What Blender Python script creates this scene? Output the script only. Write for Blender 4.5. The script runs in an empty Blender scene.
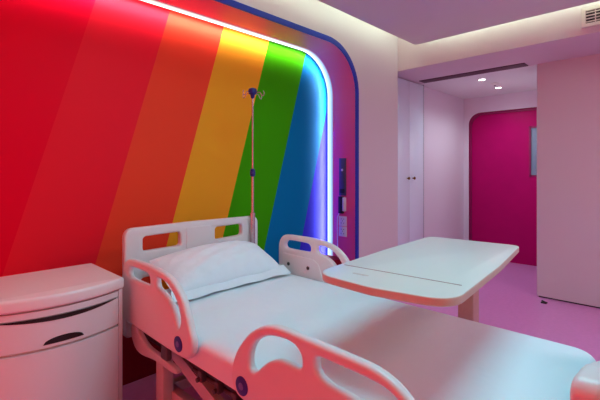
import bpy, bmesh, math, random
from mathutils import Vector, Matrix
random.seed(7)
PI = math.pi
C = bpy.context.scene.collection

# ------------------------------------------------------------------ materials
def srgb(r, g, b):
    f = lambda c: (c/255/12.92) if c/255 <= .04045 else ((c/255+.055)/1.055)**2.4
    return (f(r), f(g), f(b), 1)

def mat(name, col, rough=.5, metal=0, bump=0, bscale=40, vary=0, coat=0, spec=.5):
    m = bpy.data.materials.new(name); m.use_nodes = True
    nt = m.node_tree; b = nt.nodes['Principled BSDF']
    b.inputs['Base Color'].default_value = col
    b.inputs['Roughness'].default_value = rough
    b.inputs['Metallic'].default_value = metal
    b.inputs['Coat Weight'].default_value = coat
    b.inputs['Specular IOR Level'].default_value = spec
    if bump or vary:
        tc = nt.nodes.new('ShaderNodeTexCoord'); n = nt.nodes.new('ShaderNodeTexNoise')
        n.inputs['Scale'].default_value = bscale; n.inputs['Detail'].default_value = 4
        nt.links.new(tc.outputs['Object'], n.inputs['Vector'])
        if bump:
            bp = nt.nodes.new('ShaderNodeBump'); bp.inputs['Strength'].default_value = bump
            bp.inputs['Distance'].default_value = .02
            nt.links.new(n.outputs['Fac'], bp.inputs['Height']); nt.links.new(bp.outputs['Normal'], b.inputs['Normal'])
        if vary:
            r = nt.nodes.new('ShaderNodeValToRGB')
            r.color_ramp.elements[0].color = tuple(c*(1-vary) for c in col[:3])+(1,)
            r.color_ramp.elements[1].color = tuple(min(1, c*(1+vary)) for c in col[:3])+(1,)
            r.color_ramp.elements[0].position = .3; r.color_ramp.elements[1].position = .7
            nt.links.new(n.outputs['Fac'], r.inputs['Fac']); nt.links.new(r.outputs['Color'], b.inputs['Base Color'])
    return m

def emit(name, col, s):
    m = bpy.data.materials.new(name); m.use_nodes = True
    nt = m.node_tree; nt.nodes.remove(nt.nodes['Principled BSDF'])
    e = nt.nodes.new('ShaderNodeEmission'); e.inputs['Color'].default_value = col; e.inputs['Strength'].default_value = s
    nt.links.new(e.outputs[0], nt.nodes['Material Output'].inputs['Surface'])
    return m

def rainbow():
    m = bpy.data.materials.new('rainbow_paint'); m.use_nodes = True
    nt = m.node_tree; b = nt.nodes['Principled BSDF']; b.inputs['Roughness'].default_value = .45
    b.inputs['Specular IOR Level'].default_value = .06
    tc = nt.nodes.new('ShaderNodeTexCoord'); sp = nt.nodes.new('ShaderNodeSeparateXYZ')
    nt.links.new(tc.outputs['Object'], sp.inputs[0])
    mz = nt.nodes.new('ShaderNodeMath'); mz.operation = 'MULTIPLY_ADD'      # x - .29 z
    mz.inputs[1].default_value = -.29
    nt.links.new(sp.outputs['Z'], mz.inputs[0]); nt.links.new(sp.outputs['X'], mz.inputs[2])
    # t0 at b0 = .625 - .435 = .190 ; spacing .4505
    mr = nt.nodes.new('ShaderNodeMapRange')
    mr.inputs['From Min'].default_value = .2054 - .4629*3; mr.inputs['From Max'].default_value = .2054 + .4629*7
    nt.links.new(mz.outputs[0], mr.inputs['Value'])
    rp = nt.nodes.new('ShaderNodeValToRGB'); cr = rp.color_ramp; cr.interpolation = 'CONSTANT'
    cols = [(0, (.86, 0, .05, 1)), (.1, (.86, 0, .04, 1)), (.2, (.86, 0, .03, 1)), (.3, (.90, .016, .04, 1)), (.4, (.92, .07, .032, 1)),
            (.5, (.92, .42, .025, 1)), (.6, (.05, .43, .002, 1)), (.7, (0, .21, .48, 1)), (.8, (.045, .035, .75, 1))]
    while len(cr.elements) < len(cols): cr.elements.new(.5)
    for e, (p, c) in zip(cr.elements, cols): e.position = p; e.color = c
    nt.links.new(mr.outputs[0], rp.inputs['Fac']); nt.links.new(rp.outputs['Color'], b.inputs['Base Color'])
    return m

def led_mat():
    m = bpy.data.materials.new('led_diffuser'); m.use_nodes = True
    nt = m.node_tree; nt.nodes.remove(nt.nodes['Principled BSDF'])
    e = nt.nodes.new('ShaderNodeEmission'); tc = nt.nodes.new('ShaderNodeTexCoord'); sp = nt.nodes.new('ShaderNodeSeparateXYZ')
    nt.links.new(tc.outputs['Object'], sp.inputs[0])
    a = nt.nodes.new('ShaderNodeMapRange'); a.inputs['From Min'].default_value = 1.2; a.inputs['From Max'].default_value = 3.05
    r = nt.nodes.new('ShaderNodeValToRGB')
    r.color_ramp.elements[0].color = (1, .78, .72, 1); r.color_ramp.elements[1].color = (.42, .62, 1, 1)
    q = r.color_ramp.elements.new(.6); q.color = (.95, .9, .95, 1)
    nt.links.new(sp.outputs['X'], a.inputs['Value']); nt.links.new(a.outputs[0], r.inputs['Fac']); nt.links.new(r.outputs[0], e.inputs['Color'])
    b = nt.nodes.new('ShaderNodeMapRange'); b.inputs['From Min'].default_value = 2.55; b.inputs['From Max'].default_value = 2.615
    b.inputs['To Min'].default_value = .55; b.inputs['To Max'].default_value = 2.6
    nt.links.new(sp.outputs['Y'], b.inputs['Value']); nt.links.new(b.outputs[0], e.inputs['Strength'])
    nt.links.new(e.outputs[0], nt.nodes['Material Output'].inputs['Surface'])
    return m

M = dict(
    wall=mat('pink_wall_paint', srgb(226, 208, 216), .6, bump=.03, bscale=120),
    hall=mat('pale_wall_panel', srgb(232, 218, 232), .35, bump=.02, bscale=60),
    ceil=mat('mauve_ceiling_paint', (.76, .74, .77, 1), .7, bump=.02, bscale=120),
    lobby=mat('lit_lobby_ceiling', (.86, .86, .86, 1), .6, bump=.02, bscale=120),  # paler than the soffit paint, to stand for light on the lobby ceiling
    floor=mat('pink_vinyl_floor', srgb(222, 140, 205), .32, bump=.02, bscale=30, vary=.04),
    redwall=mat('crimson_paint', srgb(200, 20, 55), .5, bump=.02, bscale=120),
    reveal=mat('crimson_reveal_paint', (.80, .07, .24, 1), .45, bump=.02, bscale=120),
    plinth=mat('shade_maroon_plinth', (.25, .004, .02, 1), .6, vary=.05, spec=.1),
    blue=mat('blue_edge_trim', (0, .022, .42, 1), .4, vary=.03),
    rainbow=rainbow(),
    magenta=mat('magenta_door_laminate', srgb(192, 0, 104), .5, vary=.03, bscale=8, spec=.15),
    magdark=mat('dark_magenta_frame', srgb(150, 0, 88), .4, vary=.03),
    glass=mat('grey_blue_glass', srgb(130, 150, 175), .15, vary=.05, bscale=3),
    wardrobe=mat('gloss_white_lacquer', srgb(230, 240, 255), .14, vary=.01),
    dark=mat('black_metal_and_shade', srgb(28, 22, 24), .4, vary=.1),  # also colours the sheets that stand for shade in gaps
    darkslot=mat('dark_track_recess', srgb(82, 40, 66), .6, vary=.05),
    brass=mat('brass_knob', srgb(120, 90, 40), .3, 1, vary=.05),
    abs=mat('white_abs_plastic', srgb(232, 226, 230), .32, bump=.01, bscale=200),
    steel=mat('painted_steel_frame', srgb(206, 190, 196), .4, vary=.03),
    mech=mat('grey_steel_bed_shade', srgb(96, 76, 82), .4, .3, vary=.06),  # steel darkened to paint in the shade under the bed
    rubber=mat('black_rubber', srgb(22, 18, 20), .6, vary=.1),
    cab=mat('pale_pink_cabinet_plastic', srgb(232, 228, 236), .3, bump=.01, bscale=150),
    cabtop=mat('pale_pink_cabinet_top', srgb(244, 236, 240), .22, vary=.01),
    cabpatch=mat('pale_top_inset', srgb(250, 246, 250), .22, vary=.01),
    sheet=mat('white_cotton_sheet', srgb(238, 246, 254), .85, bump=.25, bscale=9, spec=.1),
    pillow=mat('white_pillowcase_cotton', srgb(240, 246, 254), .85, bump=.3, bscale=14, spec=.1),
    chrome=mat('brushed_chrome_tube', srgb(205, 190, 195), .25, .9, vary=.04),
    bluep=mat('navy_plastic', srgb(20, 28, 120), .4, vary=.06),
    disc=mat('violet_blue_cap', srgb(52, 44, 150), .4, vary=.06),
    discmark=mat('pale_cap_emblem', srgb(120, 104, 190), .4, vary=.06),
    table=mat('white_laminate_tabletop', srgb(226, 218, 214), .3, bump=.005, bscale=200),
    edge=mat('beige_table_edging', srgb(212, 190, 180), .4, vary=.03),
    column=mat('beige_column_enamel', srgb(200, 160, 150), .4, vary=.04),
    seam=mat('brown_seam', srgb(165, 110, 105), .5, vary=.05),
    plate=mat('white_socket_plastic', srgb(225, 212, 220), .35, vary=.02),
    charcoal=mat('charcoal_panel', srgb(74, 66, 90), .35, vary=.08),
    vent=mat('white_vent_enamel', srgb(232, 222, 220), .4, vary=.02),
    led=led_mat(),
    cove_dim=emit('dim_cove_led', (.707, 1, .676, 1), 13*1.15),
    spot=emit('downlight_lens', (.95, .97, 1, 1), 14),
    cove=emit('warm_cove_led', (.707, 1, .676, 1), 13*1.79),
)

# ------------------------------------------------------------------ helpers
def link(name, me, m, parent=None, ang=35):
    o = bpy.data.objects.new(name, me); C.objects.link(o)
    if isinstance(m, (list, tuple)):
        for x in m: me.materials.append(x)
    elif m: me.materials.append(m)
    me.shade_smooth(); me.set_sharp_from_angle(angle=math.radians(ang))
    if parent:
        o.parent = parent; o.matrix_parent_inverse = Matrix.Translation(-parent.location)
    return o

def obj(name, bm, m, parent=None, ang=35):
    bmesh.ops.recalc_face_normals(bm, faces=bm.faces[:])
    me = bpy.data.meshes.new(name); bm.to_mesh(me); bm.free()
    return link(name, me, m, parent, ang)

def tag(o, label=None, cat=None, group=None, kind=None):
    if label: o['label'] = label
    if cat: o['category'] = cat
    if group: o['group'] = group
    if kind: o['kind'] = kind
    return o

def thing(name, label, cat, loc, group=None):
    o = bpy.data.objects.new(name, None); C.objects.link(o); o.location = loc; o.empty_display_size = .05
    return tag(o, label, cat, group)

def struct(name, bm, m, parent=None):
    o = obj(name, bm, m, parent)
    if not parent: o['kind'] = 'structure'
    return o

def box(bm, x0, x1, y0, y1, z0, z1, bev=0, seg=2):
    r = bmesh.ops.create_cube(bm, size=1)
    for v in r['verts']:
        v.co = Vector(((x0+x1)/2+v.co.x*(x1-x0), (y0+y1)/2+v.co.y*(y1-y0), (z0+z1)/2+v.co.z*(z1-z0)))
    if bev:
        es = list({e for v in r['verts'] for e in v.link_edges})
        bmesh.ops.bevel(bm, geom=es, offset=bev, segments=seg, profile=.5, affect='EDGES')
    return bm
def B(*a, **k): return box(bmesh.new(), *a, **k)

def tube(bm, p0, p1, r0, r1=None, n=20):
    p0, p1 = Vector(p0), Vector(p1); d = p1-p0
    q = Vector((0, 0, 1)).rotation_difference(d.normalized()).to_matrix().to_4x4()
    bmesh.ops.create_cone(bm, cap_ends=True, segments=n, radius1=r0, radius2=r0 if r1 is None else r1, depth=d.length,
                          matrix=Matrix.Translation((p0+p1)/2) @ q)
    return bm
def T(*a, **k): return tube(bmesh.new(), *a, **k)

def bar(bm, p0, p1, w, h):
    """rectangular bar between two points, w across, h in the upright direction"""
    p0, p1 = Vector(p0), Vector(p1); d = (p1-p0).normalized()
    up = Vector((0, 0, 1)) if abs(d.z) < .95 else Vector((0, 1, 0))
    s = d.cross(up).normalized(); u = s.cross(d).normalized()
    vs = []
    for p in (p0, p1):
        for a, b in ((-1, -1), (1, -1), (1, 1), (-1, 1)): vs.append(bm.verts.new(p+s*a*w/2+u*b*h/2))
    for f in ((0, 1, 2, 3), (7, 6, 5, 4), (0, 4, 5, 1), (1, 5, 6, 2), (2, 6, 7, 3), (3, 7, 4, 0)): bm.faces.new([vs[i] for i in f])
    return bm

def lathe(bm, prof, origin, axis='z', n=28):
    o = Vector(origin); rings = []
    for r, h in prof:
        ring = []
        for k in range(n):
            a = 2*PI*k/n; c, s = r*math.cos(a), r*math.sin(a)
            p = {'z': (c, s, h), 'x': (h, c, s), 'y': (c, h, s)}[axis]
            ring.append(bm.verts.new(o+Vector(p)))
        rings.append(ring)
    for i in range(len(rings)-1):
        for k in range(n):
            bm.faces.new((rings[i][k], rings[i][(k+1) % n], rings[i+1][(k+1) % n], rings[i+1][k]))
    bm.faces.new(rings[0]); bm.faces.new(rings[-1])
    return bm

def wire(bm, pts, r, n=8):
    for a, b in zip(pts, pts[1:]): tube(bm, a, b, r, n=n)
    return bm

def catmull(pts, n=8):
    out = []; N = len(pts)
    for i in range(N):
        p0, p1, p2, p3 = [Vector(pts[(i+k-1) % N]) for k in range(4)]
        for j in range(n):
            t = j/n
            out.append(.5*((2*p1)+(-p0+p2)*t+(2*p0-5*p1+4*p2-p3)*t*t+(-p0+3*p1-3*p2+p3)*t**3))
    return [(p.x, p.y) for p in out]

def rounded(pts, rad, n=8):
    """polygon with rounded corners; rad = number or list"""
    out = []; N = len(pts)
    for i in range(N):
        r = rad if not isinstance(rad, (list, tuple)) else rad[i]
        p = Vector(pts[i]); a = (Vector(pts[i-1])-p); b = (Vector(pts[(i+1) % N])-p)
        if r <= 0: out.append((p.x, p.y)); continue
        an, bn = a.normalized(), b.normalized()
        half = max(.02, an.angle(bn)/2); d = min(r/math.tan(half), a.length*.49, b.length*.49)
        A, Bp = p+an*d, p+bn*d
        for k in range(n+1):
            t = k/n; q = (1-t)**2*A+2*t*(1-t)*p+t*t*Bp
            c = A.lerp(Bp, t); q = q.lerp(c, -.17*4*t*(1-t)*0)
            out.append((q.x, q.y))
    return out

def slab(outlines, thick, bev, plane, at, res=3):
    """flat plate with holes: outlines[0] outer, rest holes, in (Y,Z), (X,Z) or (X,Y); 'at' is its middle along the third axis"""
    cu = bpy.data.curves.new('c', 'CURVE'); cu.dimensions = '2D'; cu.fill_mode = 'BOTH'
    cu.extrude = max(0, thick/2-bev); cu.bevel_depth = bev; cu.bevel_resolution = res; cu.offset = -bev
    for pts in outlines:
        area = sum(a[0]*b[1]-b[0]*a[1] for a, b in zip(pts, pts[1:]+pts[:1]))
        s = cu.splines.new('POLY'); s.points.add(len(pts)-1); s.use_cyclic_u = True
        if area < 0: pts = pts[::-1]
        for p, q in zip(s.points, pts): p.co = (q[0], q[1], 0, 1)
    o = bpy.data.objects.new('c', cu); C.objects.link(o)
    dg = bpy.context.evaluated_depsgraph_get()
    me = bpy.data.meshes.new_from_object(o.evaluated_get(dg))
    bpy.data.objects.remove(o); bpy.data.curves.remove(cu)
    me.materials.clear()
    for v in me.vertices:
        x, y, z = v.co
        v.co = {'x': (at+z, x, y), 'y': (x, at-z, y), 'z': (x, y, at+z)}[plane]
    bm = bmesh.new(); bm.from_mesh(me); bpy.data.meshes.remove(me)
    bmesh.ops.remove_doubles(bm, verts=bm.verts[:], dist=1e-5)
    return bm

def prism(bm, pts, z0, z1):
    a = [bm.verts.new((x, y, z0)) for x, y in pts]; b = [bm.verts.new((x, y, z1)) for x, y in pts]
    bm.faces.new(a[::-1]); bm.faces.new(b); n = len(pts)
    for i in range(n): bm.faces.new((a[i], a[(i+1) % n], b[(i+1) % n], b[i]))
    return bm

def strip(bm, A, Bp):
    va = [bm.verts.new(p) for p in A]; vb = [bm.verts.new(p) for p in Bp]
    for i in range(len(A)-1): bm.faces.new((va[i], va[i+1], vb[i+1], vb[i]))
    return bm

# ------------------------------------------------------------------ the room
YF, YB = 2.28, 2.62           # face of the head wall, back of the rainbow niche
NX, NZ, NR, NL = 3.085, 2.412, .40, -1.5
XB, XR, XD, YW = 3.86, 4.59, 6.01, 2.43
ZS, ZC, ZT = 2.36, 2.557, 2.80
XL, Y0 = -1.7, -2.4

def arch(off=0, n=14, z0=0.0):
    """niche outline from the right foot over the top to the left foot, offset outward"""
    R = NR+off; pts = [(NX+off, z0)]
    cx, cz = NX-NR, NZ-NR
    for k in range(n+1):
        a = PI/2*k/n; pts.append((cx+R*math.cos(a), cz+R*math.sin(a)))
    cx = NL+NR
    for k in range(n+1):
        a = PI/2+PI/2*k/n; pts.append((cx+R*math.cos(a), cz+R*math.sin(a)))
    pts.append((NL-off, z0))
    return pts

struct('floor', B(XL-.1, XD+.1, Y0-.1, YB+.1, -.08, 0), M['floor'])
# head wall: face with an arched opening, plus its end toward the wardrobe
bm = bmesh.new(); ar = arch()
outer = [(XL, 0)]+[(XL, ZT)]+[(XB, ZT)]+[(XB, 0)]
vs = [bm.verts.new((x, YF, z)) for x, z in outer+ar]
bm.faces.new(vs)
a = [bm.verts.new((XB, YF, 0)), bm.verts.new((XB, YF, ZT)), bm.verts.new((XB, YW+.1, ZT)), bm.verts.new((XB, YW+.1, 0))]
bm.faces.new(a)
struct('wall_head', bm, M['wall'])
# niche reveal and back
bm = bmesh.new()
strip(bm, [(x, YF, z) for x, z in ar], [(x, YB, z) for x, z in ar])
struct('wall_reveal', bm, M['reveal'])
bm = bmesh.new(); bm.faces.new([bm.verts.new((x, YB, z)) for x, z in arch(.01)])
struct('wall_rainbow', bm, M['rainbow'])
# blue border round the opening
bm = bmesh.new()
o1 = arch(.001); o2 = arch(.046)
for ya, yb in ((YF-.012, YF-.012),): strip(bm, [(x, ya, z) for x, z in o1], [(x, yb, z) for x, z in o2])
strip(bm, [(x, YF-.012, z) for x, z in o2], [(x, YF, z) for x, z in o2])
strip(bm, [(x, YF-.012, z) for x, z in o1], [(x, YF, z) for x, z in o1])
struct('trim_1', bm, M['blue'])
# led profile lying on the reveal, against the rainbow wall
bm = bmesh.new(); l1 = arch(-.004)
strip(bm, [(x, YB-.004, z) for x, z in l1], [(x, YB-.07, z) for x, z in l1])
struct('trim_2', bm, M['led'])
# plinth at the niche foot; its dark maroon paints the shade behind the bed
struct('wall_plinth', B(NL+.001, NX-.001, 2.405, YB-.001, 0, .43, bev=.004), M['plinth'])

struct('wall_left', B(XL-.1, XL, Y0-.1, YB+.1, 0, ZT), M['redwall'])
struct('wall_back', B(XL, XD+.1, Y0-.1, Y0, 0, ZT), M['wall'])
# wall beside the wardrobe, door wall, right wall (with a rounded free end), closing wall of the lobby
struct('wall_corridor', B(XB+.001, XD+.1, YW, YW+.1, 0, ZS), M['hall'])
bm = bmesh.new()
DY1, DY0, DZ, DR = 2.358, 1.12, 2.13, .17
dpts = [(DY1, 0)]+[(DY1-DR+DR*math.cos(PI/2*k/10), DZ-DR+DR*math.sin(PI/2*k/10)) for k in range(11)] + \
       [(DY0+DR+DR*math.cos(PI/2+PI/2*k/10), DZ-DR+DR*math.sin(PI/2+PI/2*k/10)) for k in range(11)]+[(DY0, 0)]
bm.faces.new([bm.verts.new((XD, y, z)) for y, z in [(YW, 0), (YW, ZS), (.95, ZS), (.95, 0)][::1]+dpts[::-1]])
struct('wall_door', bm, M['hall'])
struct('wall_lobby', B(XR+.1, XD+.1, .85, .95, 0, ZS), M['hall'])
bm = bmesh.new()
rr = [(XR, Y0), (XR, 1.105)]+[(XR+.015-.015*math.cos(PI/2*k/5), 1.105+.015*math.sin(PI/2*k/5)) for k in range(1, 6)]+[(XR+.1, 1.12), (XR+.1, Y0)]
prism(bm, rr, .012, ZS+.02)
struct('wall_right', bm, M['wall'])
struct('gap_shade_right', B(XR+.004, XR+.09, Y0, 1.10, 0, .0125), M['dark'])  # dark strip painting the shadow gap under the right wall

# ceilings: hung panel with a glowing gap, slab above it, low bulkhead over the lobby
px, py = 3.74, 2.007
bm = slab([rounded([(XL, Y0), (px, Y0), (px, py), (XL, py)], [0, 0, .05, 0])], .07, .003, 'z', ZC+.035)
struct('ceiling', bm, M['ceil'])
struct('ceiling_slab', B(XL-.1, XD+.1, Y0-.1, YB+.1, ZT, ZT+.1), M['ceil'])
struct('wall_bulkhead', B(XB, XD+.1, Y0, YW+.1, ZS, ZT), M['wall'])
struct('ceiling_lobby', B(4.60, XD-.001, .95, YW-.001, ZS-.004, ZS), M['lobby'])  # thin plate added below the soffit so the lobby ceiling looks brighter
for nm, b in (('trim_3', (XL+.1, px-.12, py-.09, py-.05, ZC+.071, ZC+.09)), ('trim_4', (px-.09, px-.05, Y0+.1, py-.12, ZC+.071, ZC+.09))):
    struct(nm, B(*b), M['cove'] if nm == 'trim_4' else M['cove_dim'])

# magenta door
door = bpy.data.objects.new('door_1', None); C.objects.link(door); door.location = (XD, (DY0+DY1)/2, 0); door['kind'] = 'structure'
bm = bmesh.new()
inner = [(1.7325+(y-1.7325)*.955, z*.984 if z > 0 else 0) for y, z in dpts]
strip(bm, [(XD, y, z) for y, z in dpts], [(XD+.05, y, z) for y, z in dpts])
strip(bm, [(XD+.03, y, z) for y, z in dpts], [(XD+.03, y, z) for y, z in inner])
strip(bm, [(XD+.03, y, z) for y, z in inner], [(XD+.05, y, z) for y, z in inner])
obj('door_frame', bm, M['magdark'], door)
wy0, wy1, wz0, wz1 = 1.27, 1.555, 1.21, 1.87
leaf = obj('door_leaf', slab([inner, [(wy0, wz0), (wy1, wz0), (wy1, wz1), (wy0, wz1)]], .03, .002, 'x', XD+.058), M['magenta'], door)
obj('window_pane', B(XD+.052, XD+.06, wy0-.005, wy1+.005, wz0-.005, wz1+.005), M['glass'], leaf)
bm = bmesh.new()
for y0_, y1_, z0_, z1_ in ((wy1-.012, wy1+.012, wz0-.012, wz1+.012), (wy0-.012, wy0+.012, wz0-.012, wz1+.012), (wy0, wy1, wz1-.012, wz1+.012), (wy0, wy1, wz0-.012, wz0+.012)):
    box(bm, XD+.036, XD+.048, y0_, y1_, z0_, z1_)
obj('window_frame', bm, M['magdark'], leaf)
bm = T((XD+.042, 1.22, 1.0), (XD-.015, 1.22, 1.0), .01); tube(bm, (XD-.015, 1.22, 1.0), (XD-.015, 1.34, 1.0), .009)
obj('door_handle', bm, M['chrome'], leaf)

# ------------------------------------------------------------------ wardrobe
w = thing('wardrobe', 'glossy white built-in wardrobe with two doors beside the lobby wall', 'wardrobe', (4.28, YW, 0))
obj('carcass', B(XB+.02, 4.69, YW-.012, YW-.001, .02, ZS-.004), M['charcoal'], w)
for x0, x1, kx in ((3.982, 4.3305, 4.267), (4.3335, 4.68, 4.398)):
    d = obj('door', B(x0, x1, YW-.032, YW-.013, .05, ZS-.012, bev=.0015), M['wardrobe'], w)
    bm = bmesh.new(); lathe(bm, [(.006, 0), (.006, -.018), (.016, -.022), (.018, -.03), (.014, -.037), (.004, -.039)], (kx, YW-.032, 1.19), 'y', 20)
    obj('knob', bm, M['brass'], d)
obj('filler_panel', B(XB+.004, 3.979, YW-.03, YW-.013, .02, ZS-.012), M['wardrobe'], w)
obj('edge_strip', B(4.682, 4.692, YW-.03, YW-.001, 0, ZS-.002), M['charcoal'], w)

# ------------------------------------------------------------------ ceiling fittings
o = obj('ceiling_air_slot', bmesh.new(), M['darkslot'])
bm = bmesh.new(); box(bm, 4.435, 4.575, 1.19, 2.33, ZS-.008, ZS-.0005)
bm.to_mesh(o.data); bm.free()
tag(o, 'long dark linear air slot set into the low soffit before the lobby', 'air slot')
for i, (x, y, lb) in enumerate(((4.88, 1.76, 'round recessed downlight in the lobby ceiling, nearer the dark track'),
                                (5.50, 1.78, 'round recessed downlight in the lobby ceiling, nearer the magenta door'))):
    d = thing('downlight', lb, 'light', (x, y, ZS), 'lobby downlights')
    bm = bmesh.new()
    lathe(bm, [(.036, -.0045), (.048, -.0045), (.05, -.006), (.047, -.009), (.038, -.009), (.036, -.006)], (x, y, ZS), 'z')
    obj('ring', bm, M['vent'], d)
    bm = bmesh.new(); lathe(bm, [(.037, -.0045), (.037, -.006), (.026, -.008)], (x, y, ZS), 'z')
    obj('lens', bm, M['spot'], d)
dt = thing('smoke_detector', 'small pale round detector on lobby ceiling between two downlights', 'detector', (5.2, 1.72, ZS))
bm = bmesh.new(); lathe(bm, [(.05, -.0045), (.05, -.012), (.042, -.02), (.025, -.03), (.008, -.032)], (5.2, 1.72, ZS), 'z'); obj('housing', bm, M['vent'], dt)
bm = bmesh.new(); lathe(bm, [(.012, -.031), (.012, -.038), (.004, -.04)], (5.2, 1.72, ZS), 'z', 16); obj('sensor', bm, M['charcoal'], dt)

v = thing('air_vent', 'white rectangular air grille on the lit bulkhead at upper right', 'vent', (XB, .41, 2.41))
vy0, vy1, vz0, vz1 = .20, .62, 2.41, 2.568
obj('frame', slab([[(vy0, vz0), (vy1, vz0), (vy1, vz1), (vy0, vz1)], [(vy0+.028, vz0+.03), (vy1-.028, vz0+.03), (vy1-.028, vz1-.03), (vy0+.028, vz1-.03)]], .02, .003, 'x', XB-.011), M['vent'], v)
obj('backing', B(XB-.004, XB-.001, vy0+.02, vy1-.02, vz0+.02, vz1-.02), M['dark'], v)
for k in range(4):
    z = vz0+.043+k*.024
    bm = bmesh.new(); bar(bm, (XB-.01, vy0+.028, z), (XB-.01, vy1-.028, z), .012, .007); obj('slat', bm, M['vent'], v)
for k in range(1, 6):
    y = vy1-.028-k*.061
    obj('divider', B(XB-.008, XB-.005, y-.004, y+.004, vz0+.028, vz1-.028), M['vent'], v)

# ------------------------------------------------------------------ fittings on the niche reveal
X = NX
p = thing('control_panel', 'tall narrow charcoal bedside control panel on crimson niche side', 'control panel', (X, 2.425, 1.035))
obj('faceplate', B(X-.012, X-.0005, 2.383, 2.467, 1.035, 1.40, bev=.003), M['charcoal'], p)
bm = bmesh.new(); lathe(bm, [(.012, 0), (.012, -.004), (.009, -.006)], (X-.012, 2.425, 1.285), 'x', 20); obj('indicator', bm, M['plate'], p)
bm = B(X-.014, X-.012, 2.395, 2.455, 1.06, 1.10, bev=.001); obj('button', bm, M['dark'], p)
h = thing('call_handset', 'black and white nurse call handset below the charcoal control panel', 'handset', (X, 2.425, .86))
obj('cradle', B(X-.03, X-.0005, 2.41, 2.462, .862, 1.028, bev=.004), M['dark'], h)
obj('handpiece', B(X-.034, X-.004, 2.378, 2.408, .885, 1.02, bev=.006), M['plate'], h)
for z0, lb in ((.738, 'white square wall socket, upper of the pair under the handset'), (.637, 'white square wall socket, lower of the pair under the handset')):
    s = thing('wall_socket', lb, 'socket', (X, 2.425, z0), 'sockets on the niche side')
    obj('plate', B(X-.01, X-.0005, 2.376, 2.47, z0, z0+.096, bev=.003), M['plate'], s)
    for dy, dz, wd, hh in ((-.016, .03, .005, .014), (.016, .03, .005, .014), (0, .052, .005, .012), (-.014, .07, .012, .005), (.014, .07, .012, .005)):
        obj('socket_slot', B(X-.0112, X-.0098, 2.423+dy-wd/2, 2.423+dy+wd/2, z0+dz-hh/2, z0+dz+hh/2), M['charcoal'], s)
bm = bmesh.new()
pts = [(X-.02, 2.455, .87), (X-.018, 2.48, .82), (X-.012, 2.486, .74), (X-.014, 2.484, .62), (X-.012, 2.48, .5), (X-.016, 2.47, .35)]
wire(bm, pts, .004)
tag(obj('handset_cord', bm, M['plate']), 'thin white cord hanging beside the wall sockets', 'cord')

# ------------------------------------------------------------------ bedside cabinet
cx, hw, yf, yb = .498, .262, 1.905, 2.325
def bow(inset=0, yb_=yb, x_in=0, n=16, amp=.075):
    f = [(cx+(hw-x_in)*t, yf+inset-amp*(1-t*t)) for t in [-1+2*k/n for k in range(n+1)]]
    return f+[(cx+hw-x_in, yb_), (cx-hw+x_in, yb_)]
def bow_panel(x0, x1, z0, z1, inset, th, amp=.075, n=16, bump=0):
    bm = bmesh.new(); f = []
    for k in range(n+1):
        x = x0+(x1-x0)*k/n; t = (x-cx)/hw; f.append((x, yf+inset-amp*(1-t*t)))
    return prism(bm, f+[(x, y+th) for x, y in f[::-1]], z0, z1)
cab = thing('bedside_cabinet', 'pale pink bow-fronted hospital bedside cabinet standing left of the bed', 'cabinet', (cx, 2.08, 0))
bm = prism(bmesh.new(), bow(.02), .05, .722)
obj('body', bm, M['cab'], cab)
bm = slab([rounded(bow(-.008, yb, -.006), [0]*0 or .012, 2)], .052, .012, 'z', .75)
top = obj('cabinet_top', bm, M['cabtop'], cab)
for sx in (-1, 1):
    x0, x1 = sorted((cx+sx*hw, cx+sx*(hw-.022)))
    obj('side_post', bow_panel(x0, x1, .05, .722, -.001, .03, n=3), M['cab'], cab)
obj('pull_out_shelf', bow_panel(cx-hw+.024, cx+hw-.024, .692, .718, .002, .02), M['cab'], cab)
# slim dark sheet painting the shade of a finger gap, wider toward the middle
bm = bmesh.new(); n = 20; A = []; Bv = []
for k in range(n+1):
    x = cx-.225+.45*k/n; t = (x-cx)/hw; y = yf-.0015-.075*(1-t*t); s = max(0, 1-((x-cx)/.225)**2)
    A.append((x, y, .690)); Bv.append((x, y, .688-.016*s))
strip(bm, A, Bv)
dr = obj('drawer', bow_panel(cx-hw+.024, cx+hw-.024, .568, .688, 0, .02), M['cab'], cab)
obj('finger_gap_shade', bm, M['dark'], dr)
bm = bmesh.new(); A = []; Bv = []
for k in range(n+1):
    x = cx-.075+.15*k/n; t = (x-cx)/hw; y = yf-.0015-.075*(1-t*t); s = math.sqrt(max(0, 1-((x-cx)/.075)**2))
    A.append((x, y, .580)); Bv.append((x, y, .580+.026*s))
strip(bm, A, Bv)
obj('recess_shade', bm, M['dark'], dr)  # dark sheet painting the shade of a handle recess, drawer face uncut
obj('door', bow_panel(cx-hw+.024, cx+hw-.024, .07, .556, -.002, .022), M['cab'], cab)
obj('plinth', prism(bmesh.new(), bow(.05, yb-.02, .02), 0, .05), M['steel'], cab)

# ------------------------------------------------------------------ hospital bed
XN0, XN1 = .808, .842          # near rails
XF0, XF1 = 1.862, 1.896        # far rail
bed = thing('hospital_bed', 'white hospital bed with moulded plastic headboard, footboard and raised side rails', 'bed', (1.35, 1.2, 0))
hb = [rounded([(.888, .36), (1.82, .36), (1.82, .957), (1.35, .962), (.888, .957)], [.03, .03, .055, 0, .055]),
      rounded([(.989, .822), (1.222, .824), (1.222, .909), (.989, .904)], .022),
      rounded([(1.464, .829), (1.68, .837), (1.68, .914), (1.464, .911)], .022),
      rounded([(.975, .45), (1.735, .45), (1.735, .675), (.975, .675)], .03)]
hd = obj('headboard', slab(hb, .046, .012, 'y', 2.213), M['abs'], bed)
obj('headboard_panel', slab([rounded([(1.255, .80), (1.43, .80), (1.43, .93), (1.255, .93)], .012)], .008, .003, 'y', 2.19), M['abs'], hd)
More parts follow.
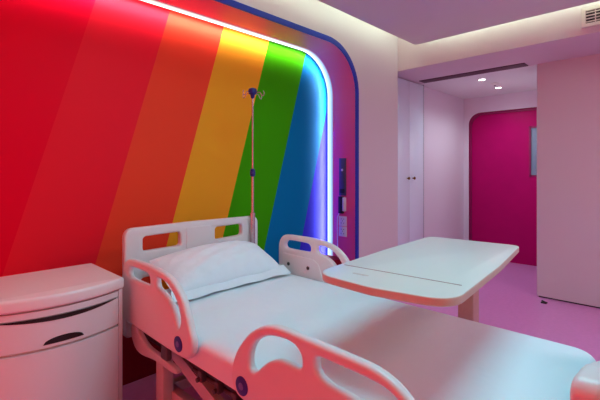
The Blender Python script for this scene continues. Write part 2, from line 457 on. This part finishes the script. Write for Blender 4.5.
# footboard, bowed in plan
fb = [rounded([(.862, .34), (1.84, .34), (1.84, .893), (1.765, .901), (1.64, .874), (1.50, .848), (1.35, .842), (1.20, .848), (1.06, .874), (.935, .901), (.862, .893)], [.03, .03, .04, .08, .1, .1, .1, .1, .1, .08, .04]),
      rounded([(.98, .70), (1.24, .70), (1.24, .775), (.98, .79)], .022),
      rounded([(1.46, .70), (1.72, .70), (1.72, .79), (1.46, .775)], .022)]
bm = slab(fb, .05, .012, 'y', .137)
bmesh.ops.triangulate(bm, faces=[f for f in bm.faces if len(f.verts) > 4])
long_e = [e for e in bm.edges if abs(e.verts[0].co.x-e.verts[1].co.x) > .12]
if long_e: bmesh.ops.subdivide_edges(bm, edges=long_e, cuts=5)
for vv in bm.verts: vv.co.y -= .04*(1-((vv.co.x-1.3475)/.5)**2)
obj('footboard', bm, M['abs'], bed)

def head_rail(xc, inner):
    outer = catmull([(2.0, .545), (2.022, .60), (2.027, .72), (2.02, .79), (1.985, .833), (1.93, .846), (1.83, .848), (1.73, .848), (1.64, .842), (1.57, .831), (1.508, .808),
                     (1.45, .765), (1.415, .71), (1.388, .655), (1.368, .61), (1.38, .56), (1.425, .53), (1.52, .526), (1.70, .528), (1.90, .535)], 6)
    h1 = catmull([(1.962, .775), (1.945, .803), (1.90, .811), (1.80, .811), (1.745, .806), (1.727, .785), (1.735, .76), (1.78, .755), (1.86, .754), (1.94, .756)], 5)
    h2 = catmull([(1.66, .806), (1.60, .804), (1.545, .786), (1.495, .747), (1.464, .70), (1.462, .66), (1.482, .632), (1.51, .68), (1.55, .722), (1.61, .75), (1.66, .763), (1.673, .785)], 5)
    r = obj('side_rail', slab([outer, h1, h2], XN1-XN0, .013, 'x', xc), M['abs'], bed)
    xo = xc-inner*(.017); xi = xc+inner*(.017)
    bm = bmesh.new(); lathe(bm, [(.031, 0), (.031, -.003*inner), (.027, -.005*inner)], (xo, 1.470, .578), 'x', 28); d = obj('badge', bm, M['disc'], r)
    bm = bmesh.new(); lathe(bm, [(.012, 0), (.011, -.0015*inner), (.004, -.002*inner)], (xo-.005*inner, 1.470, .578), 'x', 20); obj('emblem', bm, M['discmark'], d)
    pl = rounded([(2.0, .56), (1.985, .722), (1.70, .715), (1.655, .69), (1.60, .56)], .03)
    obj('inner_panel', slab([pl], .008, .003, 'x', xi+.001*inner), M['abs'], r)
    for y in (1.919, 1.741):
        bm = bmesh.new(); lathe(bm, [(.012, 0), (.012, .004*inner), (.008, .008*inner), (.003, .009*inner)], (xi+.004*inner, y, .655), 'x', 16)
        obj('bolt', bm, M['dark'], r)
    return r
head_rail((XN0+XN1)/2, 1)
head_rail((XF0+XF1)/2, -1)

outer = catmull([(1.118, .57), (1.116, .605), (1.10, .65), (1.075, .69), (1.02, .748), (.953, .788), (.89, .803), (.80, .804), (.70, .802), (.60, .80), (.537, .795), (.484, .777), (.44, .745),
                 (.405, .70), (.382, .64), (.372, .58), (.385, .535), (.43, .515), (.60, .512), (.85, .512), (1.04, .514), (1.10, .532)], 6)
f1 = catmull([(1.02, .64), (1.018, .682), (.99, .728), (.932, .762), (.863, .774), (.815, .770), (.79, .75), (.786, .722), (.80, .706), (.84, .708), (.891, .702), (.94, .676), (.985, .636), (1.005, .628)], 5)
f2 = catmull([(.732, .757), (.715, .766), (.65, .766), (.56, .764), (.50, .755), (.462, .725), (.44, .685), (.445, .655), (.48, .66), (.55, .685), (.622, .698), (.69, .704), (.728, .722)], 5)
fr = obj('side_rail', slab([outer, f1, f2], XN1-XN0, .013, 'x', (XN0+XN1)/2), M['abs'], bed)
bm = bmesh.new(); lathe(bm, [(.031, 0), (.031, -.003), (.027, -.005)], (XN0, 1.055, .565), 'x', 28); d = obj('badge', bm, M['disc'], fr)
bm = bmesh.new(); lathe(bm, [(.012, 0), (.011, -.0015), (.004, -.002)], (XN0-.005, 1.055, .565), 'x', 20); obj('emblem', bm, M['discmark'], d)

# deck under the mattress, frame and undercarriage
obj('mattress_deck', B(.885, 1.815, .225, 2.14, .462, .4985, bev=.008), M['mech'], bed)
for x in (.945, 1.755):
    obj('side_beam', B(x-.02, x+.02, .2, 2.188, .405, .455, bev=.004), M['mech'], bed)
    obj('lower_beam', B(x-.022, x+.022, .35, 1.86, .19, .24, bev=.004), M['steel'], bed)
for y in (.25, .95, 2.14):
    obj('cross_beam', B(.966, 1.734, y-.02, y+.02, .41, .45, bev=.004), M['mech'], bed)
for y in (.38, 1.82):
    obj('lower_cross_beam', B(.968, 1.732, y-.025, y+.025, .19, .24, bev=.004), M['steel'], bed)
for x in (.93, 1.77):
    bm = bmesh.new(); bar(bm, (x, 1.74, .44), (x, 1.08, .225), .035, .06); obj('lift_arm', bm, M['steel'], bed)
    bm = bmesh.new(); bar(bm, (x, .85, .425), (x, .42, .23), .035, .05); obj('lift_arm', bm, M['steel'], bed)
for x in (.905, 1.795):
    for y in (.36, 1.775):
        leg = obj('leg', B(x-.028, x+.028, y-.036, y+.036, .155, .40, bev=.008), M['steel'], bed)
        obj('fork', B(x-.03, x+.03, y-.03, y+.03, .11, .158, bev=.008), M['mech'], leg)
        bm = bmesh.new(); lathe(bm, [(.03, -.016), (.06, -.016), (.066, -.01), (.066, .01), (.06, .016), (.03, .016)], (x, y-.012, .066), 'x', 28); obj('caster_wheel', bm, M['rubber'], leg)
# rail hinge brackets and crank linkage seen under the head rail
cover = catmull([(1.958, .515), (1.945, .46), (1.90, .42), (1.83, .412), (1.70, .428), (1.56, .428), (1.51, .437), (1.53, .455), (1.66, .462), (1.78, .468), (1.86, .50), (1.90, .53)], 5)
obj('hinge_cover', slab([cover], .025, .006, 'x', .833), M['steel'], bed)
for y, z0 in ((1.62, .46), (1.02, .44), (.55, .44)):
    bm = slab([rounded([(y-.03, z0), (y+.03, z0), (y+.025, .53), (y-.025, .53)], .012)], .024, .004, 'x', .833)
    obj('rail_bracket', bm, M['mech'], bed)
for y in (1.42, 1.30, 1.19):
    bm = B(.872, .90, y-.014, y+.014, .418, .462, bev=.004); tube(bm, (.86, y, .43), (.875, y, .43), .009); obj('release_catch', bm, M['mech'], bed)
bm = T((.905, 1.52, .425), (.905, .62, .425), .009); obj('release_rod', bm, M['mech'], bed)
bm = T((1.1, 1.35, .33), (1.1, .5, .40), .03); tube(bm, (1.1, 1.35, .33), (1.1, 1.6, .31), .018); obj('lift_motor', bm, M['dark'], bed)

# ------------------------------------------------------------------ mattress under its sheet
def mattress():
    x0, x1, y0, y1, zt, zb, r, rc = .848, 1.842, .235, 2.145, .604, .50, .035, .09
    bm = bmesh.new(); nx, ny = 34, 60
    ring = []
    def top(x, y):
        cxn = (x-(x0+x1)/2)/((x1-x0)/2); cyn = (y-(y0+y1)/2)/((y1-y0)/2)
        z = zt+.012*(1-cxn**2)*(1-cyn**6)
        z += .0022*math.sin(7.1*x+3*y)*math.sin(5*y-2*x)+.0015*math.sin(23*x+9*y)*math.sin(4*y)
        return z
    prof = [(0, 0)]+[(r-r*math.cos(a), -(r-r*math.sin(a))) for a in [PI/2-PI/2*k/5 for k in range(6)]]
    def rr(off, n=12):
        X0, X1, Ya, Yb = x0+off, x1-off, y0+off, y1-off; q = max(rc-off, .02); pts = []
        def seg(a, b, m):
            for k in range(m): pts.append((a[0]+(b[0]-a[0])*k/m, a[1]+(b[1]-a[1])*k/m))
        for (ccx, ccy, a0), nxt in (((X1-q, Ya+q, -PI/2), (X1, Yb-q)), ((X1-q, Yb-q, 0), (X0+q, Yb)), ((X0+q, Yb-q, PI/2), (X0, Ya+q)), ((X0+q, Ya+q, PI), (X1-q, Ya))):
            for k in range(n): pts.append((ccx+q*math.cos(a0+PI/2*k/n), ccy+q*math.sin(a0+PI/2*k/n)))
            last = (ccx+q*math.cos(a0+PI/2), ccy+q*math.sin(a0+PI/2)); seg(last, nxt, 40)
        return pts
    levels = [(0, zb, 0), (0, zt-r, 0)]+[(r-r*math.cos(a), zt-r+r*math.sin(a), 1) for a in [PI/2*k/6 for k in range(1, 7)]]
    levels += [(o, None, 1) for o in (.07, .12, .19, .27, .36, .44)]
    rings = []
    for off, z, _ in levels:
        pts = rr(off)
        rings.append([bm.verts.new((x, y, z if z is not None and off < r-1e-6 else top(x, y)*1)) for x, y in pts])
    for a, b in zip(rings, rings[1:]):
        n = len(a)
        for i in range(n): bm.faces.new((a[i], a[(i+1) % n], b[(i+1) % n], b[i]))
    bm.faces.new(rings[0][::-1]); bm.faces.new(rings[-1])
    return bm
mt = obj('mattress', mattress(), M['sheet'], ang=80)
tag(mt, 'thin mattress under a smooth white sheet lying on the hospital bed', 'mattress')

# ------------------------------------------------------------------ pillow
def pillow_bm(W=.80, D=.40, Hh=.085):
    bm = bmesh.new(); n = 44; g = {}
    for side in (1, -1):
        for i in range(n+1):
            for j in range(n+1):
                u, v_ = -1+2*i/n, -1+2*j/n
                edge = max(abs(u), abs(v_))
                if side == -1 and edge > .999: g[(side, i, j)] = g[(1, i, j)]; continue
                px_ = u*(1-.07*(1-abs(v_)**2)*0-.06*(1-v_*v_)*abs(u)**3*0)
                sx = 1-.05*(1-abs(v_)**1.5)*abs(u); sy = 1-.07*(1-abs(u)**1.5)*abs(v_)
                h = ((1-abs(u)**2.3)**.75)*((1-abs(v_)**2.4)**.68)
                z = (Hh if side == 1 else -Hh*.66)*h
                wr = .0035*math.sin(18*u+6*v_)*math.sin(5*v_+2*u)*h+.003*math.sin(9*u-14*v_)*h
                wr += .006*math.sin(26*u)*max(0, -v_-.35)*h
                g[(side, i, j)] = bm.verts.new((px_*sx*W/2*(1-.06*v_**4*u**6), v_*sy*D/2*(1-.06*u**4*v_**6), z+wr))
        for i in range(n):
            for j in range(n):
                q = [g[(side, i, j)], g[(side, i+1, j)], g[(side, i+1, j+1)], g[(side, i, j+1)]]
                bm.faces.new(q if side == 1 else q[::-1])
    return bm
pil = thing('pillow', 'plump white pillow in a cotton case leaning against the headboard', 'pillow', (1.37, 2.0, .62))
tm = Matrix.Translation((1.360, 1.985, .722)) @ Matrix.Rotation(math.radians(1.5), 4, 'Z') @ Matrix.Rotation(math.radians(24), 4, 'X')
bm = pillow_bm(.78, .33, .112); bm.transform(tm)
obj('pillowcase', bm, M['pillow'], pil, 80)
bm = bmesh.new(); A = []; Bv = []; n = 40
for k in range(n+1):
    u = -1+2*k/n; sy = 1-.07*(1-abs(u)**1.5)
    x = u*.40; y = -.165*sy+.02
    A.append(tm @ Vector((x*.985, y, .004)))
    q = tm @ Vector((x*1.02, y-.055-.006*math.sin(9*u), -.004)); q.z = .622+.004*math.sin(11*u)+.006; Bv.append(q)
strip(bm, A, Bv)
ex = bmesh.ops.extrude_face_region(bm, geom=bm.faces[:])
for e in ex['geom']:
    if isinstance(e, bmesh.types.BMVert): e.co.z += .007
obj('hem', bm, M['pillow'], pil, 80)

# ------------------------------------------------------------------ drip stand clamped at the headboard
iv = thing('drip_stand', 'slim chrome drip pole with blue clamp and hook head beside the headboard', 'drip stand', (1.752, 2.168, .455))
px_, py_ = 1.752, 2.168
obj('lower_tube', T((px_, py_, .455), (px_, py_, .985), .017), M['chrome'], iv)
obj('middle_tube', T((px_, py_, .985), (px_, py_, 1.27), .0095), M['chrome'], iv)
obj('upper_tube', T((px_, py_, 1.27), (px_, py_, 1.81), .0062), M['chrome'], iv)
bm = bmesh.new(); lathe(bm, [(.010, 1.235), (.017, 1.24), (.019, 1.262), (.016, 1.285), (.008, 1.29)], (px_, py_, 0), 'z'); tube(bm, (px_, py_, 1.262), (px_-.03, py_-.02, 1.262), .007)
obj('height_clamp', bm, M['bluep'], iv)
bm = bmesh.new(); lathe(bm, [(.008, 1.775), (.013, 1.785), (.016, 1.80), (.027, 1.808), (.031, 1.825), (.026, 1.842), (.012, 1.848)], (px_, py_, 0), 'z')
obj('hook_head', bm, M['bluep'], iv)
for k in range(4):
    a = PI/4*0+.2+k*PI/2; dx, dy = math.cos(a), math.sin(a)
    if dy > .5: L = .075
    else: L = .085
    pts = [(px_, py_, 1.815), (px_+dx*L*.75, py_+dy*L*.75, 1.812), (px_+dx*L*.95, py_+dy*L*.95, 1.790), (px_+dx*L*1.12, py_+dy*L*1.12, 1.786), (px_+dx*L*1.2, py_+dy*L*1.2, 1.803), (px_+dx*L*1.1, py_+dy*L*1.1, 1.818)]
    bm = bmesh.new(); wire(bm, pts, .0028); obj('hook', bm, M['chrome'], iv)

# ------------------------------------------------------------------ overbed table
tb = thing('overbed_table', 'white overbed table with rounded corners reaching across the bed', 'table', (1.93, .758, 0))
R = Matrix.Translation((1.506, .732, 0)) @ Matrix.Rotation(math.radians(5.5), 4, 'Z')
L, W = 1.066, .472
def tt(pts): return [tuple((R @ Vector((x, y, 0)))[:2]) for x, y in pts]
out = rounded([(L/2, -W/2+.02), (L/2, W/2-.02), (.05, W/2), (-L/2+.062, W/2), (-L/2+.026, 0), (-L/2+.052, -W/2), (.05, -W/2)], [.05, .05, 0, .10, .2, .10, 0], 10)
zt = .925
tp = obj('tabletop', slab([tt(out)], .026, .004, 'z', zt-.014), [M['table'], M['edge']], tb)
for f in tp.data.polygons:
    if f.normal.z < .6: f.material_index = 1
bm = bmesh.new(); xs = -.315
q = [R @ Vector(p) for p in ((xs-.0025, -W/2+.03, zt), (xs+.0025, -W/2+.03, zt), (xs+.0075, W/2-.02, zt), (xs+.0025, W/2-.02, zt))]
prism(bm, [(p.x, p.y) for p in q], zt-.002, zt-.0002)
obj('flap_seam', bm, M['seam'], tp)
bm = bmesh.new(); q = rounded([(-.40, .07), (-.388, .07), (-.388, .13), (-.40, .13)], .005, 4); prism(bm, tt(q), zt-.002, zt-.0003); obj('flap_notch', bm, M['edge'], tp)
obj('column', slab([rounded([(1.893, .722), (1.967, .722), (1.967, .796), (1.893, .796)], .008)], .80, .002, 'z', .49), M['column'], tb)
bm = bmesh.new(); box(bm, 1.75, 2.02, .71, .81, .874, .897, bev=.004); obj('mounting_plate', bm, M['steel'], tb)
obj('base_beam', B(1.88, 1.98, .45, 1.07, .06, .095, bev=.01), M['steel'], tb)
for y in (.47, 1.05):
    ft = obj('foot', B(1.30, 1.99, y-.03, y+.03, .055, .09, bev=.01), M['steel'], tb)
    for x in (1.34, 1.95):
        bm = bmesh.new(); lathe(bm, [(.01, -.01), (.027, -.01), (.027, .01), (.01, .01)], (x, y, .027), 'y', 20); obj('caster', bm, M['rubber'], ft)

# small floor guide of the sliding wall end
g = bmesh.new(); box(g, 4.385, 4.43, .985, 1.035, 0, .012, bev=.003); tube(g, (4.395, .99, .01), (4.42, 1.03, .016), .008)
tag(obj('door_stop', g, M['dark']), 'small dark stop on the pink floor by the right wall end', 'door stop')

# ------------------------------------------------------------------ lights
def area(name, loc, rot, sx, sy, col, pw, spread=180):
    l = bpy.data.lights.new(name, 'AREA'); l.shape = 'RECTANGLE'; l.size = sx; l.size_y = sy; l.color = col; l.energy = pw
    l.spread = math.radians(spread)
    o = bpy.data.objects.new(name, l); C.objects.link(o); o.location = loc; o.rotation_euler = rot
    return o
area('ceiling_lamp', (1.35, .46, ZC-.01), (0, 0, 0), 0.7, 1.0, (.177, .92, 1.0), 46*.491)
area('red_wash', (XL+.05, .9, 1.0), (0, -PI/2, 0), 1.6, 1.8, (1, .068, .03), 46*.53)
area('room_fill', (3.0, -1.2, ZC-.01), (0, 0, 0), .8, .8, (1, .80, .90), 6*4.1)  # unseen fill light over the room
area('front_wash', (.3, Y0+.1, 1.5), (PI/2, 0, 0), 2.4, 1.8, (1, .857, .165), 3*2.08)  # unseen fill added behind the camera
def halo(loc, rz, length, pw, col=(.94, .82, 1)):
    # lamps added by the led strip to widen its halo on the rainbow wall
    l = bpy.data.lights.new('strip_halo_lamp', 'AREA'); l.shape = 'RECTANGLE'; l.size = length; l.size_y = .02; l.color = col; l.energy = pw*1.45; l.spread = math.radians(75)
    o = bpy.data.objects.new('strip_halo_lamp', l); C.objects.link(o); o.location = loc
    # rz: angle of the outward direction in the XZ plane
    out = Vector((math.cos(rz), 0, math.sin(rz))); d = (Vector((0, 1, 0))*.75-out*.65).normalized()
    xax = Vector((-math.sin(rz), 0, math.cos(rz))); zax = -d; yax = zax.cross(xax)
    o.rotation_euler = Matrix((xax, yax, zax)).transposed().to_euler()
yl = YB-.085
xs_ = NX-NR; n_ = 4
halo(((NL+xs_)/2, yl, NZ-.006), PI/2, xs_-NL, 1.6*(xs_-NL), (1, .82, .80))
halo((NX-.006, yl, (NZ-NR)/2), 0, NZ-NR, 2.0*(NZ-NR), (.62, .72, 1))
for k in range(n_):
    a = PI/2*(k+.5)/n_
    halo((NX-NR+(NR-.01)*math.cos(a), yl, NZ-NR+(NR-.01)*math.sin(a)), a, NR*PI/2/n_, 1.5*NR*PI/2/n_, (.8, .85, 1))
for x, y in ((4.88, 1.76), (5.50, 1.78)):
    l = bpy.data.lights.new('downlight_beam', 'SPOT'); l.energy = 34*.58; l.color = (.752, .968, 1); l.spot_size = math.radians(150); l.spot_blend = .8; l.shadow_soft_size = .04
    o = bpy.data.objects.new('downlight_beam', l); C.objects.link(o); o.location = (x, y, ZS-.02)

l = bpy.data.lights.new('lobby_fill', 'POINT'); l.energy = 2.2; l.color = (1, .92, 1); l.shadow_soft_size = .25  # unseen fill, added to brighten the lobby ceiling
o = bpy.data.objects.new('lobby_fill', l); C.objects.link(o); o.location = (5.25, 1.55, 1.75)
wd = bpy.data.worlds.new('world'); bpy.context.scene.world = wd; wd.use_nodes = True
wd.node_tree.nodes['Background'].inputs[0].default_value = (.5, .35, .45, 1); wd.node_tree.nodes['Background'].inputs[1].default_value = 0.0

# ------------------------------------------------------------------ camera
cam = bpy.data.cameras.new('camera'); co = bpy.data.objects.new('camera', cam); C.objects.link(co)
cam.sensor_width = 36; cam.lens = 24; cam.clip_start = .02
cam.shift_y = -(200-171.5)/600*1.0
co.location = (0, 0, 1.27); co.rotation_euler = (PI/2, 0, math.radians(44.3-90))
bpy.context.scene.camera = co
vs_ = bpy.context.scene.view_settings
vs_.view_transform = 'Standard'; vs_.look = 'None'; vs_.exposure = 0; vs_.gamma = 1
